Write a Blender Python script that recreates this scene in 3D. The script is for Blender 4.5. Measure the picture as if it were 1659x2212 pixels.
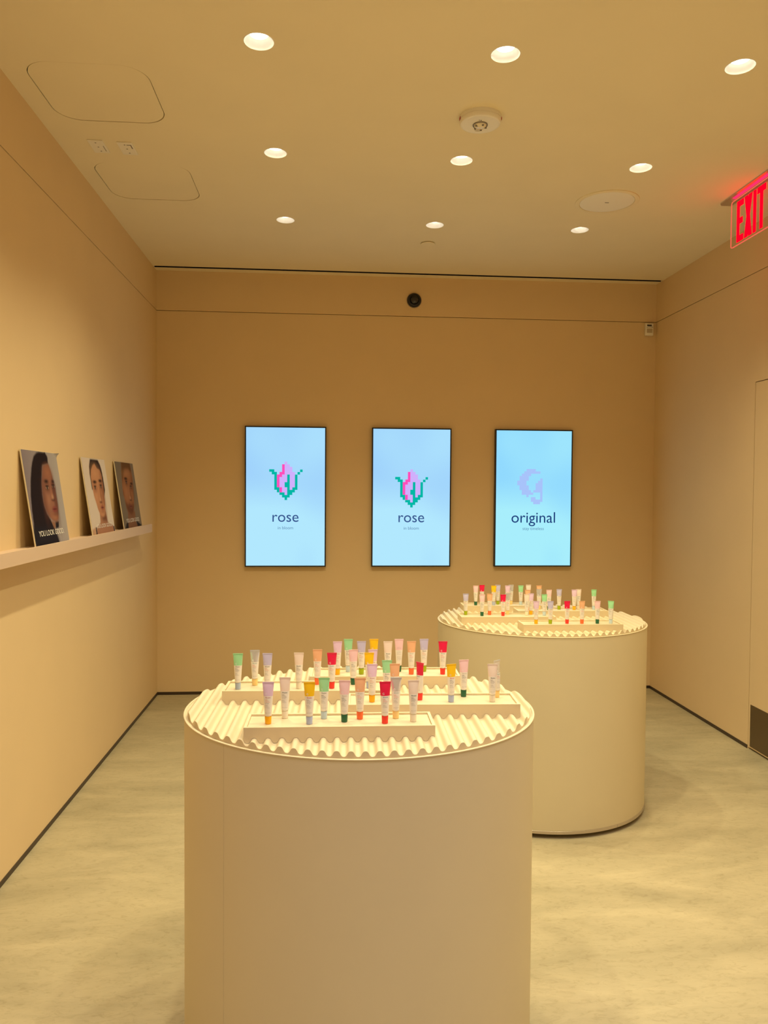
import bpy, bmesh, math, random
import numpy as np
from mathutils import Vector, Matrix

for o in list(bpy.data.objects):
    bpy.data.objects.remove(o, do_unlink=True)
S = bpy.context.scene
C = S.collection
PI = math.pi
random.seed(4)

# ------------------------------------------------------------------ camera
cam_data = bpy.data.cameras.new('camera')
cam = bpy.data.objects.new('camera', cam_data)
C.objects.link(cam)
cam_data.sensor_fit = 'VERTICAL'
cam_data.sensor_height = 24.0
cam_data.lens = 1636.891 * 24.0 / 2212.0
cam_data.clip_start = 0.05
R0 = (0.9970146353905731, -0.07690094397575754, 0.00693264975604283)
R1 = (0.07707549045285995, 0.9965741708337567, -0.029988177644890278)
R2 = (-0.004602780513304456, 0.030432989380732918, 0.9995262115467001)
cam.matrix_world = Matrix(((R0[0], R2[0], -R1[0], 0), (R0[1], R2[1], -R1[1], 0), (R0[2], R2[2], -R1[2], 1.45), (0, 0, 0, 1)))
S.camera = cam

# ------------------------------------------------------------------ world, light, exposure
w = bpy.data.worlds.new('world')
S.world = w
w.use_nodes = True
w.node_tree.nodes['Background'].inputs[0].default_value = (1.0, 0.85, 0.66, 1)
w.node_tree.nodes['Background'].inputs[1].default_value = 0.02
S.view_settings.view_transform = 'Standard'
S.view_settings.look = 'None'
S.view_settings.exposure = 0.0
S.view_settings.gamma = 1.0
S.view_settings.use_curve_mapping = False
LAMP_COLOR = (1.0, 0.895, 0.575)
LAMP_COLOR_REAR = (0.98, 0.95, 1.0)
LAMP_WATTS = 46.5
ROW_LEVEL = [1.04, 1.06, 0.05, 1.0, 0.50, 0.42, 0.42, 0.42, 0.42]   # dimmer setting of each lamp row
LAMP_CONE = math.radians(121)
LAMP_BLEND = 0.9
SCREEN_GAIN = 1.0

# room measures (metres): camera stands at x=0, y=0
XL, XR, YB, YF, H = -1.1676, 2.386, 5.370, -3.2, 2.9467
SEAM = 2.6728
GX = [-0.2296, 0.6100, 1.4496]
GY = [2.6113, 3.4566, 4.3020]
GY_REAR = [1.766, 0.921, 0.075, -0.77, -1.615, -2.46]

# ------------------------------------------------------------------ helpers
def srgb(r, g, b):
    f = lambda c: (c / 12.92 if c <= 0.04045 else ((c + 0.055) / 1.055) ** 2.4)
    return (f(r / 255), f(g / 255), f(b / 255), 1)

def mat(name, col, rough=0.6, metal=0.0, vary=0.0, vscale=8.0, bump=0.0, bscale=200.0, spec=0.5, coat=0.0):
    m = bpy.data.materials.new(name)
    m.use_nodes = True
    nt = m.node_tree
    b = nt.nodes['Principled BSDF']
    b.inputs['Roughness'].default_value = rough
    b.inputs['Metallic'].default_value = metal
    b.inputs['Specular IOR Level'].default_value = spec
    b.inputs['Coat Weight'].default_value = coat
    if len(col) == 3:
        col = (*col, 1)
    b.inputs['Base Color'].default_value = col
    tc = nt.nodes.new('ShaderNodeTexCoord')
    if vary:
        n = nt.nodes.new('ShaderNodeTexNoise')
        n.inputs['Scale'].default_value = vscale
        n.inputs['Detail'].default_value = 5
        nt.links.new(tc.outputs['Object'], n.inputs['Vector'])
        r = nt.nodes.new('ShaderNodeValToRGB')
        r.color_ramp.elements[0].position = 0.25
        r.color_ramp.elements[1].position = 0.75
        r.color_ramp.elements[0].color = (*[c * (1 - vary) for c in col[:3]], 1)
        r.color_ramp.elements[1].color = (*[min(1, c * (1 + vary)) for c in col[:3]], 1)
        nt.links.new(n.outputs['Fac'], r.inputs[0])
        nt.links.new(r.outputs[0], b.inputs['Base Color'])
    if bump:
        n2 = nt.nodes.new('ShaderNodeTexNoise')
        n2.inputs['Scale'].default_value = bscale
        n2.inputs['Detail'].default_value = 3
        nt.links.new(tc.outputs['Object'], n2.inputs['Vector'])
        bp = nt.nodes.new('ShaderNodeBump')
        bp.inputs['Strength'].default_value = bump
        bp.inputs['Distance'].default_value = 0.002
        nt.links.new(n2.outputs['Fac'], bp.inputs['Height'])
        nt.links.new(bp.outputs[0], b.inputs['Normal'])
    return m

def emit(name, col, strength):
    m = bpy.data.materials.new(name)
    m.use_nodes = True
    nt = m.node_tree
    nt.nodes.remove(nt.nodes['Principled BSDF'])
    e = nt.nodes.new('ShaderNodeEmission')
    e.inputs[0].default_value = col if len(col) == 4 else (*col, 1)
    e.inputs[1].default_value = strength
    nt.links.new(e.outputs[0], nt.nodes['Material Output'].inputs[0])
    return m

def obj(name, me, mats, parent=None, loc=None):
    """link a mesh (or bmesh) as one object"""
    if isinstance(me, bmesh.types.BMesh):
        bm = me
        me = bpy.data.meshes.new(name)
        bm.to_mesh(me)
        bm.free()
    if not isinstance(mats, (list, tuple)):
        mats = [mats]
    if not me.materials:
        for m in mats:
            me.materials.append(m)
    o = bpy.data.objects.new(name, me)
    C.objects.link(o)
    if parent:
        o.parent = parent
    if loc:
        o.location = loc
    return o

def smooth(me, angle=35):
    me.polygons.foreach_set('use_smooth', [True] * len(me.polygons))
    me.set_sharp_from_angle(angle=math.radians(angle))

def tag(o, label, cat, group=None, kind=None):
    o['label'] = label
    o['category'] = cat
    if group:
        o['group'] = group
    if kind:
        o['kind'] = kind
    return o

def thing(name, label, cat, loc=(0, 0, 0), rz=0.0, group=None):
    o = bpy.data.objects.new(name, None)
    o.empty_display_size = 0.05
    C.objects.link(o)
    o.location = loc
    o.rotation_euler = (0, 0, rz)
    return tag(o, label, cat, group)

def struct(name, me, mats, label=None):
    o = obj(name, me, mats)
    o['kind'] = 'structure'
    if label:
        o['label'] = label
    return o

def box(bm, x0, x1, y0, y1, z0, z1, mi=0, bevel=0.0):
    vs = [bm.verts.new(p) for p in ((x0, y0, z0), (x1, y0, z0), (x1, y1, z0), (x0, y1, z0), (x0, y0, z1), (x1, y0, z1), (x1, y1, z1), (x0, y1, z1))]
    fs = []
    for f in ((0, 3, 2, 1), (4, 5, 6, 7), (0, 1, 5, 4), (1, 2, 6, 5), (2, 3, 7, 6), (3, 0, 4, 7)):
        fc = bm.faces.new([vs[i] for i in f])
        fc.material_index = mi
        fs.append(fc)
    if bevel:
        es = list({e for f in fs for e in f.edges})
        bmesh.ops.bevel(bm, geom=es, offset=bevel, segments=2, affect='EDGES', profile=0.5)

def lathe(bm, prof, n=48, mi=0, sx=1.0, sy=1.0, cap0=False, cap1=False, cx=0.0, cy=0.0):
    """revolve (r, z) pairs about z; sx, sy squash it to an ellipse"""
    rings = []
    for r, z in prof:
        rings.append([bm.verts.new((cx + r * sx * math.cos(2 * PI * k / n), cy + r * sy * math.sin(2 * PI * k / n), z)) for k in range(n)])
    for a, b in zip(rings, rings[1:]):
        for k in range(n):
            f = bm.faces.new((a[k], a[(k + 1) % n], b[(k + 1) % n], b[k]))
            f.material_index = mi
    if cap0:
        bm.faces.new(rings[0][::-1]).material_index = mi
    if cap1:
        bm.faces.new(rings[-1]).material_index = mi
    return rings

def prism(bm, pts, fn0, fn1, mi=0):
    """outline pts mapped by fn0 / fn1 to two 3D loops, closed solid"""
    a = [bm.verts.new(fn0(p)) for p in pts]
    b = [bm.verts.new(fn1(p)) for p in pts]
    n = len(pts)
    for k in range(n):
        bm.faces.new((a[k], a[(k + 1) % n], b[(k + 1) % n], b[k])).material_index = mi
    bm.faces.new(a[::-1]).material_index = mi
    bm.faces.new(b).material_index = mi
    return bm

def fix(bm):
    bmesh.ops.recalc_face_normals(bm, faces=bm.faces)
    return bm

def rounded_rect(cx, cy, hx, hy, r, n=10):
    pts = []
    for sx, sy, a0 in ((1, 1, 0), (-1, 1, 90), (-1, -1, 180), (1, -1, 270)):
        for k in range(n + 1):
            a = math.radians(a0 + 90 * k / n)
            pts.append((cx + sx * (hx - r) + r * math.cos(a), cy + sy * (hy - r) + r * math.sin(a)))
    return pts

def boolean(me_a, me_b):
    a = bpy.data.objects.new('a', me_a)
    b = bpy.data.objects.new('b', me_b)
    C.objects.link(a)
    C.objects.link(b)
    md = a.modifiers.new('cut', 'BOOLEAN')
    md.object = b
    md.operation = 'DIFFERENCE'
    md.solver = 'EXACT'
    dg = bpy.context.evaluated_depsgraph_get()
    res = bpy.data.meshes.new_from_object(a.evaluated_get(dg))
    bpy.data.objects.remove(a, do_unlink=True)
    bpy.data.objects.remove(b, do_unlink=True)
    return res

def to_mesh(bm, name='m'):
    me = bpy.data.meshes.new(name)
    bm.to_mesh(me)
    bm.free()
    return me

def text_mesh(body, size, align='CENTER', extrude=0.0, res=3, spacing=1.0, line=1.0, bold=0.0):
    cu = bpy.data.curves.new('txt', 'FONT')
    cu.body = body
    cu.size = size
    cu.align_x = align
    cu.align_y = 'BOTTOM_BASELINE'
    cu.resolution_u = res
    cu.extrude = extrude
    cu.space_character = spacing
    cu.space_line = line
    cu.offset = bold
    o = bpy.data.objects.new('txt', cu)
    C.objects.link(o)
    dg = bpy.context.evaluated_depsgraph_get()
    me = bpy.data.meshes.new_from_object(o.evaluated_get(dg))
    bpy.data.objects.remove(o, do_unlink=True)
    bpy.data.curves.remove(cu)
    return me

def text_fit(body, width, align='CENTER', **kw):
    """text mesh scaled so that its drawn width is `width`; origin on the baseline"""
    me = text_mesh(body, 1.0, align, **kw)
    xs = [v.co.x for v in me.vertices]
    s = width / (max(xs) - min(xs))
    for v in me.vertices:
        v.co *= s
    return me

# ------------------------------------------------------------------ materials
M_wall = mat('wall_paint', (0.80, 0.60, 0.34), 0.75, vary=0.02, vscale=3, bump=0.05, bscale=350)
M_ceil = mat('ceiling_paint', (0.91, 0.80, 0.56), 0.8, vary=0.02, vscale=3, bump=0.05, bscale=350)
M_dark = mat('dark_void', (0.006, 0.006, 0.012), 0.9)
M_base = mat('bronze_baseboard', (0.075, 0.052, 0.034), 0.45, metal=0.4)
M_ped = mat('pedestal_lacquer', (0.70, 0.61, 0.41), 0.5, vary=0.015, vscale=5, bump=0.03, bscale=400)
M_top = mat('cream_lacquer', (0.70, 0.58, 0.375), 0.45)
M_tray = mat('tray_cream', (0.74, 0.61, 0.385), 0.5)
M_band = mat('brushed_band', (0.55, 0.47, 0.36), 0.35, metal=0.5)
M_white = mat('white_plastic', (0.93, 0.88, 0.78), 0.4)
M_trim = mat('lamp_trim_white', (0.92, 0.90, 0.84), 0.5)
M_black = mat('black_plastic', (0.008, 0.008, 0.012), 0.35)
M_glassy = mat('black_glass', (0.01, 0.008, 0.008), 0.08, coat=0.5)
M_kick = mat('bronze_kick_plate', (0.16, 0.115, 0.06), 0.35, metal=0.7)
M_shelf = mat('shelf_paint', (0.72, 0.53, 0.38), 0.6)
M_grey = mat('grey_detail', (0.25, 0.22, 0.19), 0.5)
M_lamp = emit('lamp_lens', (1.0, 0.95, 0.85), 14.0)

# floor: trowelled micro-cement
M_floor = bpy.data.materials.new('microcement')
M_floor.use_nodes = True
nt = M_floor.node_tree
b = nt.nodes['Principled BSDF']
tc = nt.nodes.new('ShaderNodeTexCoord')
mp = nt.nodes.new('ShaderNodeMapping')
mp.inputs['Scale'].default_value = (1.1, 3.4, 1)
mp.inputs['Rotation'].default_value = (0, 0, math.radians(-14))
nt.links.new(tc.outputs['Object'], mp.inputs[0])
n1 = nt.nodes.new('ShaderNodeTexNoise')
n1.inputs['Scale'].default_value = 1.6
n1.inputs['Detail'].default_value = 9
n1.inputs['Roughness'].default_value = 0.62
n1.inputs['Distortion'].default_value = 0.5
nt.links.new(mp.outputs[0], n1.inputs['Vector'])
mp2 = nt.nodes.new('ShaderNodeMapping')
mp2.inputs['Scale'].default_value = (11, 26, 1)
mp2.inputs['Rotation'].default_value = (0, 0, math.radians(24))
nt.links.new(tc.outputs['Object'], mp2.inputs[0])
n2 = nt.nodes.new('ShaderNodeTexNoise')
n2.inputs['Scale'].default_value = 2.2
n2.inputs['Detail'].default_value = 8
n2.inputs['Roughness'].default_value = 0.7
n2.inputs['Distortion'].default_value = 1.2
nt.links.new(mp2.outputs[0], n2.inputs['Vector'])
r1 = nt.nodes.new('ShaderNodeValToRGB')
r1.color_ramp.elements[0].position = 0.30
r1.color_ramp.elements[0].color = (0.385, 0.328, 0.197, 1)
r1.color_ramp.elements[1].position = 0.68
r1.color_ramp.elements[1].color = (0.56, 0.475, 0.292, 1)
nt.links.new(n1.outputs['Fac'], r1.inputs[0])
r2 = nt.nodes.new('ShaderNodeValToRGB')
r2.color_ramp.elements[0].position = 0.26
r2.color_ramp.elements[0].color = (0.56, 0.52, 0.44, 1)
r2.color_ramp.elements[1].position = 0.50
r2.color_ramp.elements[1].color = (1, 1, 1, 1)
nt.links.new(n2.outputs['Fac'], r2.inputs[0])
mx = nt.nodes.new('ShaderNodeMix')
mx.data_type = 'RGBA'
mx.blend_type = 'MULTIPLY'
mx.inputs[0].default_value = 0.5
nt.links.new(r1.outputs[0], mx.inputs[6])
nt.links.new(r2.outputs[0], mx.inputs[7])
nt.links.new(mx.outputs[2], b.inputs['Base Color'])
b.inputs['Roughness'].default_value = 0.5
b.inputs['Specular IOR Level'].default_value = 0.35
bp = nt.nodes.new('ShaderNodeBump')
bp.inputs['Strength'].default_value = 0.12
bp.inputs['Distance'].default_value = 0.003
nt.links.new(n2.outputs['Fac'], bp.inputs['Height'])
nt.links.new(bp.outputs[0], b.inputs['Normal'])

# ------------------------------------------------------------------ room shell
bm = bmesh.new()
box(bm, XL - 0.12, XR + 0.12, YF - 0.12, YB + 0.12, -0.1, 0.0)
struct('floor', bm, M_floor)

def seam_profile(t):
    """wall section (depth out of the room, z): two boards with a 5 mm shadow joint at SEAM"""
    g, d = 0.0022, 0.014
    return [(0, 0), (0, SEAM - g), (d, SEAM - g), (d, SEAM + g), (0, SEAM + g), (0, H + 0.12), (t, H + 0.12), (t, 0)]

bm = bmesh.new()
prism(bm, seam_profile(0.1), lambda p: (XL - 0.1, YB + p[0], p[1]), lambda p: (XR + 0.1, YB + p[0], p[1]))
struct('wall_back', fix(bm), M_wall)
bm = bmesh.new()
prism(bm, seam_profile(0.1), lambda p: (XL - p[0], YF, p[1]), lambda p: (XL - p[0], YB + 0.1, p[1]))
struct('wall_left', fix(bm), M_wall)
DY0, DY1, DZ = 3.09, 4.071, 2.063
bm = bmesh.new()
pr = seam_profile(0.1)
hi = [(0, DZ)] + pr[1:-1] + [(0.1, DZ)]
prism(bm, pr, lambda p: (XR + p[0], YF, p[1]), lambda p: (XR + p[0], DY0, p[1]))
prism(bm, hi, lambda p: (XR + p[0], DY0, p[1]), lambda p: (XR + p[0], DY1, p[1]))
prism(bm, pr, lambda p: (XR + p[0], DY1, p[1]), lambda p: (XR + p[0], YB + 0.1, p[1]))
struct('wall_right', fix(bm), M_wall)
bm = bmesh.new()
box(bm, XL - 0.1, XR + 0.1, YF - 0.1, YF, 0, H + 0.12)
struct('wall_front', bm, M_wall)

# flush door in the right wall
door = bpy.data.objects.new('door_1', None)
C.objects.link(door)
door.location = (XR, 0, 0)
door['kind'] = 'structure'
door['label'] = 'flush tan door with a bronze kick plate in the wall below the exit sign'
bm = bmesh.new()
box(bm, 0.0, 0.045, DY0 + 0.004, DY1 - 0.005, 0.012, DZ - 0.005)
obj('door_leaf', bm, M_wall, door)
bm = bmesh.new()
box(bm, 0.05, 0.09, DY0, DY1, 0.0, DZ)
obj('door_stop', bm, M_dark, door)
bm = bmesh.new()
box(bm, -0.0025, 0.0, DY0 + 0.03, 4.048, 0.02, 0.256, bevel=0.0008)
obj('kick_plate', bm, M_kick, door)

# baseboards
bm = bmesh.new()
box(bm, XL, XR, YB - 0.003, YB, 0, 0.0200)
struct('baseboard_back', bm, M_base)
bm = bmesh.new()
box(bm, XL, XL + 0.003, YF, YB - 0.003, 0, 0.0200)
struct('baseboard_left', bm, M_base)
bm = bmesh.new()
box(bm, XR - 0.003, XR, DY1 + 0.002, YB - 0.003, 0, 0.0200)
box(bm, XR - 0.003, XR, YF, DY0 - 0.002, 0, 0.0200)
struct('baseboard_right', bm, M_base)

# ceiling with real holes: downlight cans, two access panels, the slot along the far wall
PANELS = [(-0.867, 3.013, 0.2145, 0.2125), (-0.870, 3.847, 0.2185, 0.2195)]
bm = bmesh.new()
box(bm, XL - 0.1, XR + 0.1, YF - 0.1, YB + 0.0, H, H + 0.03)
slab = to_mesh(bm)
bm = bmesh.new()
for gy in GY + GY_REAR:
    for gx in GX:
        lathe(bm, [(0.0505, H - 0.02), (0.0505, H + 0.05)], 48, cap0=True, cap1=True, cx=gx, cy=gy)
for cx, cy, hx, hy in PANELS:
    pts = rounded_rect(cx, cy, hx + 0.0035, hy + 0.0035, 0.1)
    prism(bm, pts, lambda p: (p[0], p[1], H - 0.02), lambda p: (p[0], p[1], H + 0.05))
box(bm, XL + 0.002, XR - 0.002, YB - 0.106, YB - 0.070, H - 0.02, H + 0.05)
cut = to_mesh(fix(bm))
struct('ceiling', boolean(slab, cut), M_ceil)
bm = bmesh.new()
x0, x1, y0, y1 = XL - 0.02, XR + 0.02, YB - 0.112, YB - 0.064
box(bm, XL + 0.003, XR - 0.003, YB - 0.1055, YB - 0.1035, H + 0.0008, H + 0.1)
box(bm, XL + 0.003, XR - 0.003, YB - 0.0725, YB - 0.0705, H + 0.0008, H + 0.1)
box(bm, x0, x1, y0, y1, H + 0.1, H + 0.104)
struct('trim_1', bm, M_dark, 'black slot diffuser along the far edge of the ceiling')

for i, (cx, cy, hx, hy) in enumerate(PANELS):
    bm = bmesh.new()
    prism(bm, rounded_rect(cx, cy, hx, hy, 0.097), lambda p: (p[0] - cx, p[1] - cy, 0.0), lambda p: (p[0] - cx, p[1] - cy, 0.025))
    for f in bm.faces:
        f.smooth = False
    o = obj('access_panel', fix(bm), M_ceil, loc=(cx, cy, H + 0.0015))
    tag(o, ('rounded square access panel in the ceiling between cover plates and the camera side',
            'rounded square access panel in the ceiling between cover plates and the far wall')[i], 'panel', 'ceiling access panels')

# ------------------------------------------------------------------ downlights
row_name = ('front row', 'middle row', 'rear row')
col_name = ('beside the access panels', 'middle of its row', 'on the exit sign side')
ordinal = ('third', 'second', 'first', 'fourth', 'fifth', 'sixth', 'seventh', 'eighth', 'ninth')
def make_downlight():
    t = thing('recessed_downlight', 'x', 'ceiling light')
    bm = bmesh.new()
    lathe(bm, [(0.052, 0.0), (0.050, -0.0012), (0.0488, 0.0), (0.033, 0.024), (0.0315, 0.0245), (0.0315, 0.045), (0.053, 0.046), (0.053, 0.0302)], 48)
    me = to_mesh(fix(bm))
    smooth(me, 40)
    obj('cone_trim', me, M_trim, t)
    bm = bmesh.new()
    lathe(bm, [(0.0005, 0.034), (0.022, 0.0345), (0.031, 0.0375), (0.031, 0.040), (0.0005, 0.040)], 32, cap0=True, cap1=True)
    obj('lens', fix(bm), M_lamp, t)
    ld = bpy.data.lights.new('downlight_beam', 'SPOT')
    ld.spot_size = LAMP_CONE
    ld.spot_blend = LAMP_BLEND
    ld.shadow_soft_size = 0.03
    lo = bpy.data.objects.new('downlight_beam', ld)
    C.objects.link(lo)
    lo.parent = t
    lo.location = (0, 0, 0.012)
    return t
def copy_tree(o, parent=None):
    c = o.copy()
    C.objects.link(c)
    if parent:
        c.parent = parent
        c.matrix_parent_inverse = o.matrix_parent_inverse
    for ch in o.children:
        copy_tree(ch, c)
    return c
proto = make_downlight()
first = True
for j, gy in enumerate(GY + GY_REAR):
    for i, gx in enumerate(GX):
        o = proto if first else copy_tree(proto)
        first = False
        for ch in o.children:
            if ch.type == 'LIGHT':
                ch.data = ch.data.copy()
                ch.data.energy = LAMP_WATTS * ROW_LEVEL[j]
                ch.data.color = LAMP_COLOR if j < 4 else LAMP_COLOR_REAR
        o.location = (gx, gy, H)
        if j < 3:
            o['label'] = f'round recessed downlight in {row_name[j]} of ceiling, {col_name[i]}'
            o['group'] = 'downlights in three rows on the ceiling'
        else:
            o['label'] = f'round recessed downlight of the {ordinal[j]} row from the screens, {col_name[i]}'
            o['group'] = 'downlights further down the ceiling'

# ------------------------------------------------------------------ ceiling fittings
t = thing('emergency_strobe', 'round white alarm strobe with a clear lens on the ceiling between downlight rows', 'alarm', (0.613, 3.052, H))
bm = bmesh.new()
lathe(bm, [(0.0005, 0.0), (0.083, 0.0), (0.083, -0.012), (0.0815, -0.0125), (0.0815, -0.0145), (0.083, -0.015), (0.083, -0.022), (0.079, -0.029), (0.072, -0.031), (0.070, -0.0305), (0.031, -0.0305), (0.0005, -0.0305)], 64, cap0=True, cap1=True)
me = to_mesh(fix(bm)); smooth(me, 30)
obj('housing', me, M_white, t)
bm = bmesh.new()
lathe(bm, [(0.030, -0.0305), (0.030, -0.034), (0.027, -0.034), (0.026, -0.0305)], 40)
obj('lens_ring', fix(bm), M_grey, t)
bm = bmesh.new()
lathe(bm, [(0.026, -0.031), (0.024, -0.038), (0.017, -0.043), (0.008, -0.045), (0.0005, -0.0455)], 32, cap1=True)
me = to_mesh(fix(bm)); smooth(me, 60)
obj('lens_dome', me, mat('clear_lens', (0.85, 0.78, 0.62), 0.08, coat=1.0), t)
bm = bmesh.new()
for k in range(5):
    a = 2 * PI * k / 5
    p = Matrix.Rotation(a, 4, 'Z') @ Vector((0.022, 0, 0))
    box(bm, p.x - 0.004, p.x + 0.004, p.y - 0.0015, p.y + 0.0015, -0.044, -0.037)
obj('lens_rib', bm, M_grey, t)['kind'] = 'stuff'
bm = bmesh.new()
lathe(bm, [(0.0003, -0.0304), (0.010, -0.0304), (0.010, -0.0312), (0.0003, -0.0312)], 24, cap0=True, cap1=True, sx=1.3, cy=0.047)
obj('emblem', fix(bm), mat('pale_emblem', (0.62, 0.56, 0.44), 0.6), t)
bm = bmesh.new()
lathe(bm, [(0.0003, -0.0304), (0.0024, -0.0304), (0.0024, -0.0315), (0.0003, -0.0315)], 12, cap0=True, cap1=True, cx=-0.004, cy=-0.037)
lathe(bm, [(0.0003, -0.0304), (0.0018, -0.0304), (0.0018, -0.0315), (0.0003, -0.0315)], 12, cap0=True, cap1=True, cx=-0.011, cy=-0.038)
obj('indicator', fix(bm), M_black, t)
bm = bmesh.new()
box(bm, -0.0845, -0.0825, -0.012, 0.006, -0.016, -0.006)
M_mark = mat('red_mark', (0.45, 0.04, 0.02), 0.5)
obj('red_marking', bm, M_mark, t)
bm = bmesh.new()
box(bm, 0.0800, 0.0830, -0.022, -0.006, -0.016, -0.006)
obj('red_marking', bm, M_mark, t)

t = thing('ceiling_speaker', 'large round flush speaker with off-white grille in the ceiling near the exit sign', 'speaker', (1.447, 3.874, H))
bm = bmesh.new()
lathe(bm, [(0.161, 0.0), (0.161, -0.0035), (0.158, -0.005), (0.140, -0.005), (0.1385, -0.0035), (0.1385, 0.0)], 72)
me = to_mesh(fix(bm)); smooth(me, 30)
obj('ring', me, M_ceil, t)
bm = bmesh.new()
lathe(bm, [(0.0005, -0.0040), (0.130, -0.0040), (0.1365, -0.0030), (0.1365, -0.0002)], 72, cap0=True)
me = to_mesh(fix(bm)); smooth(me, 30)
obj('grille', me, mat('speaker_grille', (0.95, 0.90, 0.80), 0.7, bump=0.1, bscale=900), t)
bm = bmesh.new()
box(bm, -0.010, 0.010, -0.003, 0.003, -0.0055, -0.0039)
obj('badge', bm, M_grey, t)

bm = bmesh.new()
lathe(bm, [(0.0005, -0.008), (0.040, -0.008), (0.042, -0.0065), (0.042, -0.0045), (0.034, -0.0045), (0.034, 0.0)], 48, cap0=True)
me = to_mesh(fix(bm)); smooth(me, 30)
o = obj('sprinkler_cover', me, M_ceil, loc=(0.613, 4.620, H))
tag(o, 'small round tan sprinkler cover disc on the ceiling near the far wall', 'sprinkler')

for i, (cx, cy) in enumerate(((-0.999, 3.457), (-0.878, 3.466))):
    t = thing('cover_plate', ('small cream cover plate with screw dots closer to the wall, long scratch along one edge',
                              'small cream cover plate with screw dots and a bent dark mark in one corner')[i], 'cover plate', (cx, cy, H), 0, 'cover plates on the ceiling')
    bm = bmesh.new()
    box(bm, -0.0325, 0.0325, -0.060, 0.060, -0.005, 0.0, bevel=0.0015)
    obj('plate', bm, M_white, t)
    for k in range(3):
        bm = bmesh.new()
        lathe(bm, [(0.0003, -0.0058), (0.0035, -0.0056), (0.0035, -0.0048)], 12, cap0=True, cx=-0.002 + 0.001 * k, cy=-0.040 + 0.040 * k)
        obj('screw', fix(bm), M_grey, t)
    bm = bmesh.new()
    if i == 0:
        box(bm, 0.021, 0.024, -0.012, 0.040, -0.0054, -0.0049)
    else:
        box(bm, 0.006, 0.026, -0.042, -0.036, -0.0054, -0.0049)
        box(bm, 0.021, 0.026, -0.036, -0.004, -0.0054, -0.0049)
    obj('dark_scuff', bm, M_grey, t)

# exit sign
M_red = emit('exit_red', (1.0, 0.0, 0.006), 3.2)
M_edge = emit('acrylic_edge_glow', (1.0, 0.16, 0.09), 0.9)
M_acr = bpy.data.materials.new('clear_acrylic')
M_acr.use_nodes = True
nt = M_acr.node_tree
b = nt.nodes['Principled BSDF']
b.inputs['Base Color'].default_value = (1, 0.93, 0.90, 1)
b.inputs['Transmission Weight'].default_value = 1.0
b.inputs['Roughness'].default_value = 0.02
b.inputs['IOR'].default_value = 1.15
t = thing('exit_sign', 'clear edge-lit exit sign with red letters hanging from the ceiling', 'exit sign', (2.08, 3.80, H))
bm = bmesh.new()
# hexagon-ended mounting plate
pts = [(-0.028, 0.055), (0.03, 0.055), (0.03, -0.43), (-0.042, -0.43), (-0.042, 0.035)]
prism(bm, pts, lambda p: (p[0], p[1], -0.006), lambda p: (p[0], p[1], 0.0))
obj('mounting_plate', fix(bm), mat('brushed_plate', (0.62, 0.55, 0.50), 0.3, metal=0.8), t)
bm = bmesh.new()
box(bm, -0.024, -0.008, -0.36, -0.05, -0.0085, -0.006)
obj('light_strip', bm, emit('red_strip', (1.0, 0.02, 0.10), 1.6), t)
bm = bmesh.new()
prism(bm, rounded_rect(-0.182, -0.1275, 0.182, 0.1175, 0.012, 6), lambda p: (-0.003, p[0], p[1]), lambda p: (0.003, p[0], p[1]))
obj('acrylic_panel', fix(bm), M_acr, t)
bm = bmesh.new()
outer = rounded_rect(-0.182, -0.1275, 0.183, 0.1185, 0.013, 6)
inner = rounded_rect(-0.182, -0.1275, 0.180, 0.1155, 0.010, 6)
vo = [[bm.verts.new((x, p[0], p[1])) for p in outer] for x in (-0.0034, 0.0034)]
vi = [[bm.verts.new((x, p[0], p[1])) for p in inner] for x in (-0.0034, 0.0034)]
n = len(outer)
for k in range(n):
    q = (k + 1) % n
    bm.faces.new((vo[0][k], vo[0][q], vo[1][q], vo[1][k]))
    bm.faces.new((vi[0][k], vi[1][k], vi[1][q], vi[0][q]))
    bm.faces.new((vo[0][k], vi[0][k], vi[0][q], vo[0][q]))
    bm.faces.new((vo[1][k], vo[1][q], vi[1][q], vi[1][k]))
obj('glowing_edge', fix(bm), M_edge, t)
def letter(polys, x_off):
    bm = bmesh.new()
    for p in polys:
        prism(bm, p, lambda q: (-0.0046, -(q[0] + x_off), q[1]), lambda q: (-0.0032, -(q[0] + x_off), q[1]))
    return fix(bm)
zt, zb, lw, st = -0.029, -0.233, 0.0620, 0.0255
zm = (zt + zb) / 2
E_ = [[(0, zb), (st, zb), (st, zt), (0, zt)], [(st, zt - 0.030), (lw, zt - 0.030), (lw, zt), (st, zt)], [(st, zm - 0.015), (lw * .88, zm - 0.015), (lw * .88, zm + 0.015), (st, zm + 0.015)], [(st, zb), (lw, zb), (lw, zb + 0.030), (st, zb + 0.030)]]
X_ = [[(0, zb), (st * 1.2, zb), (lw + .006, zt), (lw + .006 - st * 1.2, zt)], [(0, zt), (lw + .006 - st * 1.2, zb), (lw + .006, zb), (st * 1.2, zt)]]
I_ = [[(0, zb), (st, zb), (st, zt), (0, zt)]]
T_ = [[(0, zt - 0.030), (lw + .01, zt - 0.030), (lw + .01, zt), (0, zt)], [(lw / 2 + .005 - st / 2, zb), (lw / 2 + .005 + st / 2, zb), (lw / 2 + .005 + st / 2, zt - 0.030), (lw / 2 + .005 - st / 2, zt - 0.030)]]
for L, off in ((E_, 0.058), (X_, 0.128), (I_, 0.206), (T_, 0.240)):
    obj('letter', letter(L, off), M_red, t)

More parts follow.
